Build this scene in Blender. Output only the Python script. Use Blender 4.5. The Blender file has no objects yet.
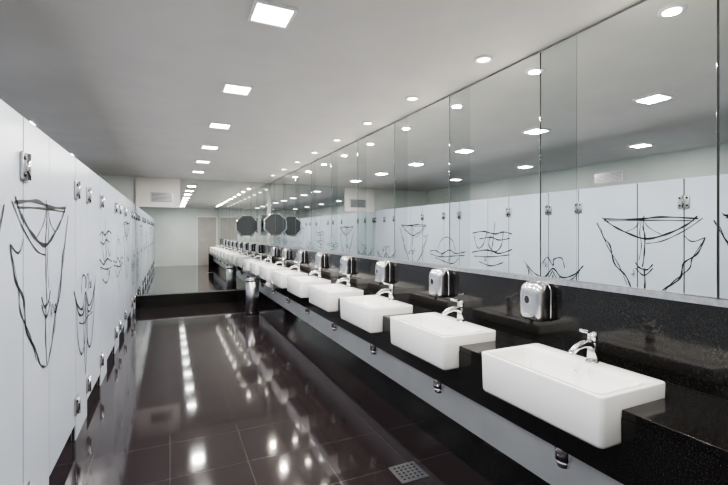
import bpy, bmesh, math, random
from mathutils import Vector, Matrix
random.seed(4)
S=bpy.context.scene
# ------------------------------------------------------------ materials
def mat(name,col,rough=.5,metal=0,spec=None,emit=None,es=0,coat=0):
    m=bpy.data.materials.new(name); m.use_nodes=True
    b=m.node_tree.nodes['Principled BSDF']
    b.inputs['Base Color'].default_value=(*col,1)
    b.inputs['Roughness'].default_value=rough
    b.inputs['Metallic'].default_value=metal
    if spec is not None: b.inputs['Specular IOR Level'].default_value=spec
    if coat: b.inputs['Coat Weight'].default_value=coat; b.inputs['Coat Roughness'].default_value=.03
    if emit: b.inputs['Emission Color'].default_value=(*emit,1); b.inputs['Emission Strength'].default_value=es
    return m
def nn(m,t): return m.node_tree.nodes.new(t)
def lk(m,a,b): m.node_tree.links.new(a,b)
def noisy(m,c1,c2,scale,lo=.4,hi=.6,detail=4):
    b=m.node_tree.nodes['Principled BSDF']
    tc=nn(m,'ShaderNodeTexCoord'); n=nn(m,'ShaderNodeTexNoise'); r=nn(m,'ShaderNodeValToRGB')
    n.inputs['Scale'].default_value=scale; n.inputs['Detail'].default_value=detail
    r.color_ramp.elements[0].position=lo; r.color_ramp.elements[1].position=hi
    r.color_ramp.elements[0].color=(*c1,1); r.color_ramp.elements[1].color=(*c2,1)
    lk(m,tc.outputs['Object'],n.inputs['Vector']); lk(m,n.outputs['Fac'],r.inputs['Fac']); lk(m,r.outputs['Color'],b.inputs['Base Color'])
M={}
M['ceil']=mat('ceiling_paint',(.78,.76,.74),.7); noisy(M['ceil'],(.72,.69,.67),(.75,.72,.70),3)
M['wall']=mat('wall_paint',(.8,.82,.8),.55); noisy(M['wall'],(.66,.70,.68),(.70,.73,.71),2)
M['lam']=mat('laminate',(.74,.79,.86),.28); noisy(M['lam'],(.47,.52,.62),(.50,.55,.64),1.5)
M['ink']=mat('ink',(.008,.008,.01),.5)
M['granite']=mat('black_granite',(.01,.01,.01),.1,spec=.5); noisy(M['granite'],(.006,.006,.006),(.075,.062,.055),230,.56,.76,6)
M['cer']=mat('ceramic',(.9,.9,.9),.10,coat=.6); noisy(M['cer'],(.88,.88,.88),(.90,.90,.90),2)
M['chrome']=mat('chrome',(.78,.78,.8),.10,1); noisy(M['chrome'],(.76,.76,.79),(.84,.84,.86),6)
M['steel']=mat('brushed_steel',(.6,.6,.62),.3,1); noisy(M['steel'],(.48,.48,.50),(.58,.58,.6),40)
M['dchrome']=mat('dispenser_chrome',(.6,.6,.62),.22,1); noisy(M['dchrome'],(.56,.56,.58),(.62,.62,.64),5)
M['dark']=mat('dark_plastic',(.02,.02,.022),.25)
M['gap']=mat('shadow_gap',(.02,.022,.022),.5)
M['mirror']=mat('mirror',(.81,.85,.84),.0,1)
M['mirror2']=mat('mirror_strip',(.68,.74,.73),.0,1)
M['panel']=mat('undercounter_panel',(.55,.56,.57),.35); noisy(M['panel'],(.55,.56,.57),(.60,.61,.62),2)
M['brown']=mat('beige_door',(.33,.24,.19),.4); noisy(M['brown'],(.42,.39,.37),(.46,.42,.40),4)
M['glow']=mat('lamp_glass',(1,1,1),.5,emit=(1,.98,.95),es=22)
M['glowr']=mat('spot_glass',(1,1,1),.5,emit=(1,.93,.82),es=26)
M['trimw']=mat('white_trim',(.85,.85,.85),.4)
M['smoke']=mat('smoked_glass',(.05,.055,.06),.06)
# floor
f=mat('floor_tile',(.03,.022,.024),.07,spec=.5)
b=f.node_tree.nodes['Principled BSDF']; tc=nn(f,'ShaderNodeTexCoord'); br=nn(f,'ShaderNodeTexBrick'); ns=nn(f,'ShaderNodeTexNoise')
br.offset=0; br.inputs['Scale'].default_value=1; br.inputs['Brick Width'].default_value=.45; br.inputs['Row Height'].default_value=.45
br.inputs['Mortar Size'].default_value=.0025; br.inputs['Color1'].default_value=(.022,.0165,.0185,1); br.inputs['Color2'].default_value=(.026,.020,.0215,1); br.inputs['Mortar'].default_value=(.055,.047,.047,1)
lk(f,tc.outputs['Object'],br.inputs['Vector']); lk(f,br.outputs['Color'],b.inputs['Base Color'])
mr=nn(f,'ShaderNodeMapRange'); mr.inputs['To Min'].default_value=.04; mr.inputs['To Max'].default_value=.09; ns.inputs['Scale'].default_value=5
lk(f,tc.outputs['Object'],ns.inputs['Vector']); lk(f,ns.outputs['Fac'],mr.inputs['Value']); lk(f,mr.outputs['Result'],b.inputs['Roughness'])
M['floor']=f
# ------------------------------------------------------------ mesh builder
class MB:
    def __init__(s): s.bm=bmesh.new(); s.mats=[]
    def mi(s,m):
        if m not in s.mats: s.mats.append(m)
        return s.mats.index(m)
    def box(s,x0,x1,y0,y1,z0,z1,m,bev=0,seg=2):
        g=bmesh.ops.create_cube(s.bm,size=1)
        for v in g['verts']:
            v.co=Vector(((x0+x1)/2+v.co.x*(x1-x0),(y0+y1)/2+v.co.y*(y1-y0),(z0+z1)/2+v.co.z*(z1-z0)))
        i=s.mi(m); fs={f for v in g['verts'] for f in v.link_faces}
        for f_ in fs: f_.material_index=i
        if bev:
            es=list({e for v in g['verts'] for e in v.link_edges})
            r=bmesh.ops.bevel(s.bm,geom=es,offset=bev,segments=seg,affect='EDGES',profile=.5)
            for f_ in r['faces']: f_.material_index=i; f_.smooth=True
    def cyl(s,a,b_,r1,r2,m,n=20):
        a=Vector(a);b_=Vector(b_);d=b_-a
        q=d.to_track_quat('Z','Y').to_matrix().to_4x4(); q.translation=(a+b_)/2
        g=bmesh.ops.create_cone(s.bm,cap_ends=True,segments=n,radius1=r1,radius2=r2,depth=d.length,matrix=q)
        i=s.mi(m)
        for f_ in {f for v in g['verts'] for f in v.link_faces}:
            f_.material_index=i; f_.smooth=len(f_.verts)==4
    def sph(s,c,r,m,sc=(1,1,1)):
        g=bmesh.ops.create_uvsphere(s.bm,u_segments=20,v_segments=12,radius=r)
        i=s.mi(m)
        for v in g['verts']: v.co=Vector((c[0]+v.co.x*sc[0],c[1]+v.co.y*sc[1],c[2]+v.co.z*sc[2]))
        for f_ in {f for v in g['verts'] for f in v.link_faces}: f_.material_index=i; f_.smooth=True
    def loops(s,L,m,cap0=True,cap1=True):
        i=s.mi(m); V=[[s.bm.verts.new(p) for p in l] for l in L]; n=len(L[0])
        for a,b_ in zip(V,V[1:]):
            for k in range(n):
                f_=s.bm.faces.new((a[k],a[(k+1)%n],b_[(k+1)%n],b_[k])); f_.material_index=i; f_.smooth=True
        if cap0: f_=s.bm.faces.new(V[0][::-1]); f_.material_index=i
        if cap1: f_=s.bm.faces.new(V[-1]); f_.material_index=i
    def tube(s,pts,r,m,n=12):
        pts=[Vector(p) for p in pts]; L=[]
        for k,p in enumerate(pts):
            d=(pts[min(k+1,len(pts)-1)]-pts[max(k-1,0)]).normalized()
            u=d.cross(Vector((0,1,0)));
            if u.length<.05: u=d.cross(Vector((1,0,0)))
            u.normalize(); w=d.cross(u); rr=r[k] if isinstance(r,(list,tuple)) else r
            L.append([p+u*math.cos(a)*rr+w*math.sin(a)*rr for a in [2*math.pi*j/n for j in range(n)]])
        s.loops(L,m)
    def ribbon(s,pts,w,m,x):
        P=[Vector((p[0],p[1])) for p in pts]
        Q=[]
        E=[P[0]]+P+[P[-1]]
        for k in range(1,len(E)-2):
            for j in range(8):
                t=j/8; a,b_,c,d=E[k-1],E[k],E[k+1],E[k+2]
                Q.append(.5*((2*b_)+(c-a)*t+(2*a-5*b_+4*c-d)*t*t+(3*b_-a-3*c+d)*t**3))
        Q.append(P[-1]); i=s.mi(m); pv=None; n=len(Q)
        for k,p in enumerate(Q):
            d=(Q[min(k+1,n-1)]-Q[max(k-1,0)])
            if d.length<1e-6: continue
            d.normalize(); o=Vector((-d.y,d.x))*w*.5*(.55+.45*math.sin(math.pi*k/(n-1))+.25*math.sin(k*.9))
            c=[s.bm.verts.new((x,p.x+o.x,p.y+o.y)),s.bm.verts.new((x,p.x-o.x,p.y-o.y))]
            if pv: f_=s.bm.faces.new((pv[0],pv[1],c[1],c[0])); f_.material_index=i
            pv=c
    def done(s,name,parent=None,loc=None,recalc=True):
        if recalc: bmesh.ops.recalc_face_normals(s.bm,faces=s.bm.faces[:])
        me=bpy.data.meshes.new(name); s.bm.to_mesh(me); s.bm.free()
        for m in s.mats: me.materials.append(M[m])
        o=bpy.data.objects.new(name,me); S.collection.objects.link(o)
        if loc: o.location=loc
        if parent: o.parent=parent
        return o
def empty(name,loc=(0,0,0)):
    o=bpy.data.objects.new(name,None); o.location=loc; S.collection.objects.link(o); o.empty_display_size=.1; return o
def inst(name,me,loc,parent=None):
    o=bpy.data.objects.new(name,me); o.location=loc; S.collection.objects.link(o)
    if parent: o.parent=parent
    return o
def rrect(x0,x1,y0,y1,r,z,n=5):
    o=[]
    for cx,cy,a0 in ((x1-r,y1-r,0),(x0+r,y1-r,90),(x0+r,y0+r,180),(x1-r,y0+r,270)):
        for k in range(n+1):
            a=math.radians(a0+90*k/n); o.append((cx+r*math.cos(a),cy+r*math.sin(a),z))
    return o
def simple(name,x0,x1,y0,y1,z0,z1,m,bev=0):
    b_=MB(); b_.box(x0,x1,y0,y1,z0,z1,m,bev); return b_.done(name)
# ------------------------------------------------------------ dimensions
CH=2.50; CAM=1.45; W=1.936; L=-.593; XL=-2.1; Y0=-1.6; Y1=9.01; PT=1.965
CF=1.465; CT=.815; SP=.925; S0=.965; SL=.63; NS=9; BF=1.363; BD=.378; YC=-.6
# shell
simple('floor',XL,W+.02,Y0,Y1,-.1,0,'floor')
simple('ceiling',XL-.1,W+.12,Y0-.1,Y1+.1,CH,CH+.1,'ceil')
simple('wall_right',W+.02,W+.12,Y0,Y1,-.1,CH,'wall')
simple('wall_left',XL-.1,XL,Y0,Y1,-.1,CH,'wall')
simple('wall_end',XL-.1,W+.12,Y1,Y1+.1,-.1,CH,'wall')
simple('wall_entrance',XL-.1,W+.12,Y0-.1,Y0,-.1,CH,'wall')
b_=MB(); d0=Y0+.001; b_.box(1.05,1.10,d0,Y0+.04,0,2.15,'trimw'); b_.box(1.86,1.91,d0,Y0+.04,0,2.15,'trimw'); b_.box(1.05,1.91,d0,Y0+.04,2.1,2.15,'trimw')
b_.box(1.10,1.86,d0,Y0+.03,0.005,2.10,'brown'); b_.cyl((1.18,Y0+.03,1.0),(1.18,Y0+.08,1.0),.012,.012,'chrome'); b_.box(1.17,1.30,Y0+.07,Y0+.085,.99,1.01,'chrome',.003)
b_.done('door_1')
# right wall: granite splash, trim, mirrors
simple('granite_backsplash',W-.03,W+.0195,YC,Y1,CT,1.165,'granite')
simple('trim_1',W-.035,W+.0195,YC,Y1,1.165,1.19,'steel')
seam0=1.751; pit=.86
k=-2
while True:
    s=seam0+k*pit; st=s-.235; lo=max(s-pit,YC)+.004
    if lo>=Y1-.02: break
    b_=MB()
    b_.box(W,W+.015,lo,min(st-.002,Y1-.015),1.192,CH-.012,'mirror',.001,1)
    if st<Y1-.3:
        b_.box(W+.002,W+.015,st,s-.004,1.192,CH-.012,'mirror2')
        b_.box(W+.005,W+.0195,s-.004,s+.004,1.192,CH-.012,'gap')
    b_.done('wall_mirror'); k+=1
# end wall
simple('trim_2',L+.005,W-.04,Y1-.03,Y1,.235,.25,'steel')
simple('baseboard_end',L+.005,CF+.2,Y1-.04,Y1,0,.235,'granite')
simple('end_wall_mirror',L+.005,W-.04,Y1-.012,Y1,.252,CH-.004,'mirror')
simple('trim_3',L+.005,.18,Y1-.05,Y1-.0125,1.93,CH-.003,'ceil')
b_=MB(); b_.box(-.34,.06,Y1-.058,Y1-.0505,2.02,2.22,'steel')
for k in range(7): b_.box(-.32,.04,Y1-.064,Y1-.056,2.04+k*.025,2.05+k*.025,'gap')
b_.done('air_vent')
b_=MB(); b_.box(XL,XL+.01,3.9,4.35,2.2,2.34,'steel')
for k in range(6): b_.box(XL+.01,XL+.014,3.92,4.33,2.215+k*.02,2.223+k*.02,'gap')
b_.done('air_vent')
# ------------------------------------------------------------ counter
b_=MB(); BB=BF+BD+.002; HB=.19; ZR=.872
b_.box(BB,W-.031,YC,Y1-.001,CT-.03,CT,'granite')
prev=YC
for k in range(NS+1):
    a=S0+k*SP if k<NS else Y1-.001
    b_.box(CF,BB,prev,a-.001,CT-.03,CT,'granite',.002,1)
    b_.box(CF,CF+.02,prev,a,.55,CT-.03,'granite')
    if k<NS:
        b_.box(CF,CF+.02,a,a+SL,.55,ZR-HB-.002,'granite'); prev=a+SL+.001
b_.box(CF,CF+.3,YC,YC+.02,.0,CT-.03,'granite')
b_.done('vanity_counter')
simple('undercounter_panel',1.66,1.68,YC+.03,Y1-.001,.235,.66,'panel')
simple('baseboard_right',1.68,1.72,YC+.03,Y1-.041,0,.66,'granite')
# basin
def basin_mesh():
    b_=MB(); D=BD; H=SL/2; h=HB
    b_.loops([rrect(.03,D-.03,-H+.03,H-.03,.02,-h),rrect(.008,D-.008,-H+.008,H-.008,.02,-h+.004),rrect(.003,D-.003,-H+.003,H-.003,.02,-h+.015),
      rrect(0,D,-H,H,.018,-.006),rrect(.002,D-.002,-H+.002,H-.002,.018,-.001),rrect(.006,D-.006,-H+.006,H-.006,.016,0),
      rrect(.022,D-.100,-H+.026,H-.026,.03,0),rrect(.026,D-.104,-H+.030,H-.030,.03,-.004),rrect(.032,D-.112,-H+.038,H-.038,.035,-.03),
      rrect(.045,D-.13,-H+.06,H-.06,.04,-.10),rrect(.075,D-.155,-H+.11,H-.11,.04,-.125),rrect(.14,D-.20,-.03,.03,.015,-.13)],'cer')
    b_.cyl((.16,0,-.131),(.16,0,-.126),.024,.022,'chrome')
    b_.cyl((D-.115,0,-.045),(D-.110,0,-.043),.011,.011,'chrome')
    return b_
def faucet():
    b_=MB()
    b_.cyl((0,0,0),(0,0,.008),.028,.026,'chrome'); b_.cyl((0,0,.008),(0,0,.09),.021,.019,'chrome')
    b_.tube([(.012,0,.060),(-.02,0,.083),(-.06,0,.088),(-.10,0,.078),(-.13,0,.060)],[.018,.019,.017,.015,.013],'chrome')
    b_.cyl((-.13,0,.062),(-.134,0,.048),.011,.011,'chrome')
    b_.cyl((0,0,.09),(.002,0,.098),.016,.016,'dark'); b_.cyl((.002,0,.098),(.004,0,.13),.021,.022,'chrome'); b_.sph((.004,0,.13),.022,'chrome',(1,1,.4))
    b_.tube([(.005,0,.128),(-.03,0,.138),(-.075,0,.150)],[.010,.008,.006],'chrome')
    return b_
def dispenser():
    b_=MB(); w=.08
    def sec(x,i,dz=0):
        o=[]
        hw=w-i; zb=0+i*.6; zt=.215-i; r=min(.03,hw*.6); r2=min(.05,hw*.8)
        for cy,cz,a0,rr in ((hw-r2,zt-r2,0,r2),(-hw+r2,zt-r2,90,r2),(-hw+r,zb+r,180,r),(hw-r,zb+r,270,r)):
            for k in range(6):
                a=math.radians(a0+18*k); o.append((x,cy+rr*math.cos(a),cz+rr*math.sin(a)))
        return o
    b_.loops([sec(0,0),sec(-.012,0),sec(-.012,.003),sec(-.016,.003),sec(-.016,0),sec(-.06,0),sec(-.078,.005),sec(-.092,.014),sec(-.101,.028),sec(-.105,.045)],'dchrome')
    b_.cyl((-.098,0,.12),(-.108,0,.12),.028,.026,'steel',28)
    b_.sph((-.107,0,.12),.018,'dark',(.25,1,1.3))
    b_.box(-.116,-.09,-.028,.028,.022,.045,'chrome',.005)
    b_.cyl((-.07,0,.005),(-.075,0,-.018),.012,.008,'dark')
    return b_
def trap():
    b_=MB()
    b_.cyl((0,0,.675),(0,0,.56),.017,.017,'chrome'); b_.cyl((0,0,.60),(0,0,.575),.027,.027,'chrome')
    b_.cyl((0,0,.565),(0,0,.55),.022,.036,'chrome'); b_.cyl((0,0,.55),(0,0,.46),.036,.036,'chrome'); b_.cyl((0,0,.46),(0,0,.43),.032,.026,'chrome'); b_.cyl((0,0,.445),(0,0,.425),.02,.018,'steel')
    b_.cyl((0,0,.525),(.10,0,.525),.015,.015,'chrome'); b_.cyl((.095,0,.525),(.104,0,.525),.032,.032,'chrome')
    return b_
BM=None
for k in range(NS):
    yc=S0+k*SP+SL/2; z=ZR
    if BM is None:
        BM=basin_mesh().done('washbasin',loc=(BF,yc,z)).data
        FM=faucet().done('faucet',loc=(1.697,yc-.03,z)).data
        DM=dispenser().done('soap_dispenser',loc=(W-.031,yc+.44,.955)).data
        TM=trap().done('bottle_trap',loc=(1.553,yc,0.003)).data
    else:
        inst('washbasin',BM,(BF,yc,z)); inst('faucet',FM,(1.697,yc-.03,z)); inst('bottle_trap',TM,(1.553,yc,.003))
        if yc+.53<Y1: inst('soap_dispenser',DM,(W-.031,yc+.44,.955))
# ------------------------------------------------------------ stalls
A=[([(-.56,1.575),(-.2,1.60),(.1,1.585),(.52,1.60)],.020),([(-.52,1.555),(-.1,1.57),(.5,1.575)],.012),
 ([(-.55,1.60),(-.45,1.52),(-.25,1.43),(-.02,1.38),(.2,1.44),(.4,1.53),(.53,1.62)],.020),
 ([(-.60,1.58),(-.42,1.46),(-.2,1.36),(-.02,1.33)],.010),([(0,1.62),(.01,1.5),(-.01,1.4),(.0,1.2),(.02,1.08)],.015),
 ([(.02,1.6),(.05,1.45),(.03,1.3),(.06,1.15)],.008),([(-.2,1.42),(-.05,1.5),(.02,1.6)],.008),([(.22,1.45),(.1,1.5),(.02,1.6)],.008),
 ([(-.62,1.40),(-.55,1.25),(-.42,1.15),(-.38,1.0),(-.22,.88),(-.12,.78),(.0,.74)],.016),
 ([(-.60,1.36),(-.5,1.2),(-.47,1.1),(-.3,.95),(-.2,.82)],.010),([(-.62,1.4),(-.5,1.36),(-.42,1.42)],.010),
 ([(.60,1.56),(.50,1.38),(.42,1.3),(.36,1.1),(.22,.98),(.14,.84),(.03,.74)],.016),([(.55,1.5),(.46,1.3),(.3,1.08),(.2,.88)],.009),
 ([(-.1,1.12),(-.03,1.06),(.06,1.08),(.1,1.13)],.016),([(-.1,1.08),(0,1.0),(.1,1.07)],.014),([(.0,1.08),(-.01,.9),(.02,.74)],.016)]
B=[([(-.5,1.05),(-.35,.93),(-.15,.88),(0,.98),(.15,.86),(.35,.9),(.55,1.05)],.020),([(-.45,1.0),(-.3,.86),(-.1,.84),(0,.94)],.018),
 ([(0,.96),(.12,.82),(.32,.83),(.5,.98)],.016),([(-.4,.98),(-.35,.7),(-.2,.55),(-.05,.62),(0,.9)],.018),([(0,.9),(.08,.6),(.25,.52),(.4,.7),(.46,.95)],.018),
 ([(-.3,.8),(-.1,.76),(.1,.78),(.35,.78)],.012),([(-.12,.9),(-.08,.6),(0,.35)],.015),([(.1,.85),(.06,.6),(.0,.35)],.015),([(-.2,1.0),(-.15,1.12),(-.02,1.1),(0,1.02),(.1,1.12),(.2,1.02)],.016)]
Cc=[([(-.5,1.42),(-.3,1.45),(-.1,1.42),(.2,1.46),(.5,1.43)],.020),([(-.45,1.36),(-.2,1.33),(.0,1.37),(.3,1.34)],.018),([(-.3,1.45),(-.25,1.25),(-.1,1.15),(.05,1.25),(.0,1.4)],.018),
 ([(.1,1.45),(.2,1.25),(.35,1.2),(.45,1.4)],.015),([(-.5,1.2),(-.2,1.13),(.1,1.17),(.5,1.12)],.02),([(-.45,1.12),(0,1.07),(.45,1.06)],.015),([(-.1,1.6),(-.05,1.3),(0,1.1)],.014),([(-.3,1.0),(.0,.93),(.3,.98)],.018)]
Dd=[([(-.6,1.12),(-.3,1.08),(-.1,1.13),(.15,1.06),(.4,1.11),(.6,1.08)],.020),([(-.58,1.06),(-.2,1.03),(.2,1.0),(.58,1.04)],.018),([(-.3,1.12),(-.2,1.3),(0,1.36),(.2,1.28),(.3,1.1)],.013),
 ([(-.4,1.0),(-.2,.9),(.1,.93),(.4,.98)],.016),([(-.1,1.0),(0,.8),(.15,.7)],.014)]
draws=[A,B,Cc,Dd]
P=1.14; base=2.33; PW=.44
def hinge(b_,y,z):
    b_.box(L+.0005,L+.012,y-.05,y+.05,z-.065,z+.065,'steel',.01); b_.cyl((L+.016,y,z-.06),(L+.016,y,z+.06),.012,.012,'chrome',12)
    for dy in(-.031,.031):
        for dz in(-.036,.036): b_.sph((L+.012,y+dy,z+dz),.011,'dark',(.6,1,1))
def seam_shade(b_,y): b_.box(L-.022,L-.008,y-.0055,y+.0055,.0,PT-.01,'gap')  # dark strip added behind the seam, standing in for shade in the gap
simple('stall_pilaster',L-.03,L,Y0+.001,base-3*P-.006,0,PT,'lam',.002)
for k in range(-3,6):
    s=base+k*P; far=min(s+P,Y1-.07)
    b_=MB(); b_.box(L-.03,L,s+.006,s+PW-.006,0,PT,'lam',.002); seam_shade(b_,s+.0); seam_shade(b_,s+PW); b_.done('stall_pilaster')
    e=empty('stall_door',(L,s+PW+.35,0)); 
    b_=MB(); b_.box(L-.03,L-.001,s+PW+.006,far-.006,.12,PT,'lam',.002)
    for z in(.25,1.74):
        hinge(b_,far,z)
        if k%2: hinge(b_,s+PW,z)
    b_.box(L,L+.02,s+PW+.03,s+PW+.06,1.0,1.06,'chrome',.005)
    o=b_.done('door_panel'); o.parent=e; o.matrix_parent_inverse=Matrix.Translation(-e.location)
    b_=MB()
    D=draws[k%4] if k>=0 else draws[(k+1)%4]
    for pts,w in D: b_.ribbon([(p[0]*.88+s+.37,p[1]) for p in pts],w,'ink',L+.0015)
    o=b_.done('line_drawing',recalc=False); o.parent=e; o.matrix_parent_inverse=Matrix.Translation(-e.location)
    simple('stall_divider',XL+.003,L-.031,s+.22,s+.25,0,PT,'lam',.002)
simple('stall_pilaster',L-.03,L,Y1-.064,Y1-.002,0,PT,'lam',.002)
# ------------------------------------------------------------ lights
def area(name,loc,size,e,col,shape='SQUARE',spread=180,parent=None):
    l=bpy.data.lights.new(name,'AREA'); l.shape=shape; l.size=size; l.energy=e; l.color=col; l.spread=math.radians(spread)
    o=bpy.data.objects.new(name,l); o.location=loc; S.collection.objects.link(o)
    if parent: o.parent=parent; o.location=Vector(loc)-parent.location
    return o
b_=MB(); b_.box(-.10,.10,-.10,-.085,-.012,0,'trimw'); b_.box(-.10,.10,.085,.10,-.012,0,'trimw'); b_.box(-.10,-.085,-.085,.085,-.012,0,'trimw'); b_.box(.085,.10,-.085,.085,-.012,0,'trimw')
b_.box(-.085,.085,-.085,.085,-.006,0,'glow')
sq=None
def sqlight(x,y,e):
    global sq,b_
    em=empty('recessed_square_light',(x,y,CH))
    if sq is None: o=b_.done('lamp_body'); sq=o.data; o.parent=em
    else: o=inst('lamp_body',sq,(0,0,0),em)
    area('lamp',(x,y,CH-.016),.16,e,(1,.97,.93),parent=em)
for k in range(-2,6): sqlight(.445,2.003+1.1545*k,[14,17,22,24,24,24,24,24][k+2])
for k in range(-1,4): sqlight(-1.27,1.35+1.8*k,6)
rm=None
for k in range(-1,9):
    y=1.172+.816*k
    if y>Y1-.2: break
    em=empty('recessed_downlight',(1.724,y,CH))
    if rm is None:
        q=MB(); 
        q.loops([[(r*math.cos(a),r*math.sin(a),z) for a in [2*math.pi*j/28 for j in range(28)]] for r,z in ((.058,0),(.058,-.008),(.040,-.01),(.038,-.002))],'trimw',False,False)
        q.cyl((0,0,-.003),(0,0,-.001),.038,.038,'glowr',28); o=q.done('lamp_body'); rm=o.data; o.parent=em
    else: inst('lamp_body',rm,(0,0,0),em)
    area('lamp',(1.724,y,CH-.014),.07,12,(1,.91,.78),'DISK',parent=em)
# ------------------------------------------------------------ extras
b_=MB(); b_.cyl((0,0,0),(0,0,.03),.12,.12,'dark',32); b_.cyl((0,0,.03),(0,0,.58),.115,.115,'steel',32); b_.cyl((0,0,.58),(0,0,.61),.12,.12,'chrome',32); b_.cyl((0,0,.61),(0,0,.64),.115,.05,'chrome',32); b_.done('trash_can',loc=(1.335,7.60,0))
def octa(loc,half=False):
    b_=MB()
    def ring(r,y):
        p=[(r*math.cos(math.radians(22.5+45*j)),y,r*math.sin(math.radians(22.5+45*j))) for j in range(8)]
        if half: p=[(min(a,0.0),y,c) for a,_,c in p]
        return p
    b_.loops([ring(.25,.0),ring(.25,-.03),ring(.23,-.035)],'chrome')
    b_.loops([ring(.225,-.035),ring(.222,-.039)],'smoke')
    return b_.done('octagonal_mirror',loc=loc)
octa((1.46,Y1-.014,1.58))
octa((W-.002,8.45,1.60),True)
b_=MB(); b_.box(-.09,.09,-.09,.09,0,.003,'steel')
for i in range(5):
    for j in range(5): b_.cyl((-.06+.03*i,-.06+.03*j,.003),(-.06+.03*i,-.06+.03*j,.0036),.009,.009,'gap',10)
b_.done('floor_drain',loc=(1.304,2.17,0))
# ------------------------------------------------------------ world, camera
w=bpy.data.worlds.new('World'); S.world=w; w.use_nodes=True; w.node_tree.nodes['Background'].inputs[0].default_value=(.5,.5,.5,1); w.node_tree.nodes['Background'].inputs[1].default_value=.2
cam=bpy.data.cameras.new('camera'); co=bpy.data.objects.new('camera',cam); S.collection.objects.link(co)
cam.sensor_width=36; cam.lens=417/728*36; cam.shift_y=-10.5/728; cam.clip_start=.02
co.location=(0,0,CAM); co.rotation_euler=(math.radians(90),0,-math.atan(194/417))
S.camera=co
S.view_settings.view_transform='AgX'
try: S.view_settings.look='AgX - Medium High Contrast'
except Exception: pass
S.view_settings.exposure=0
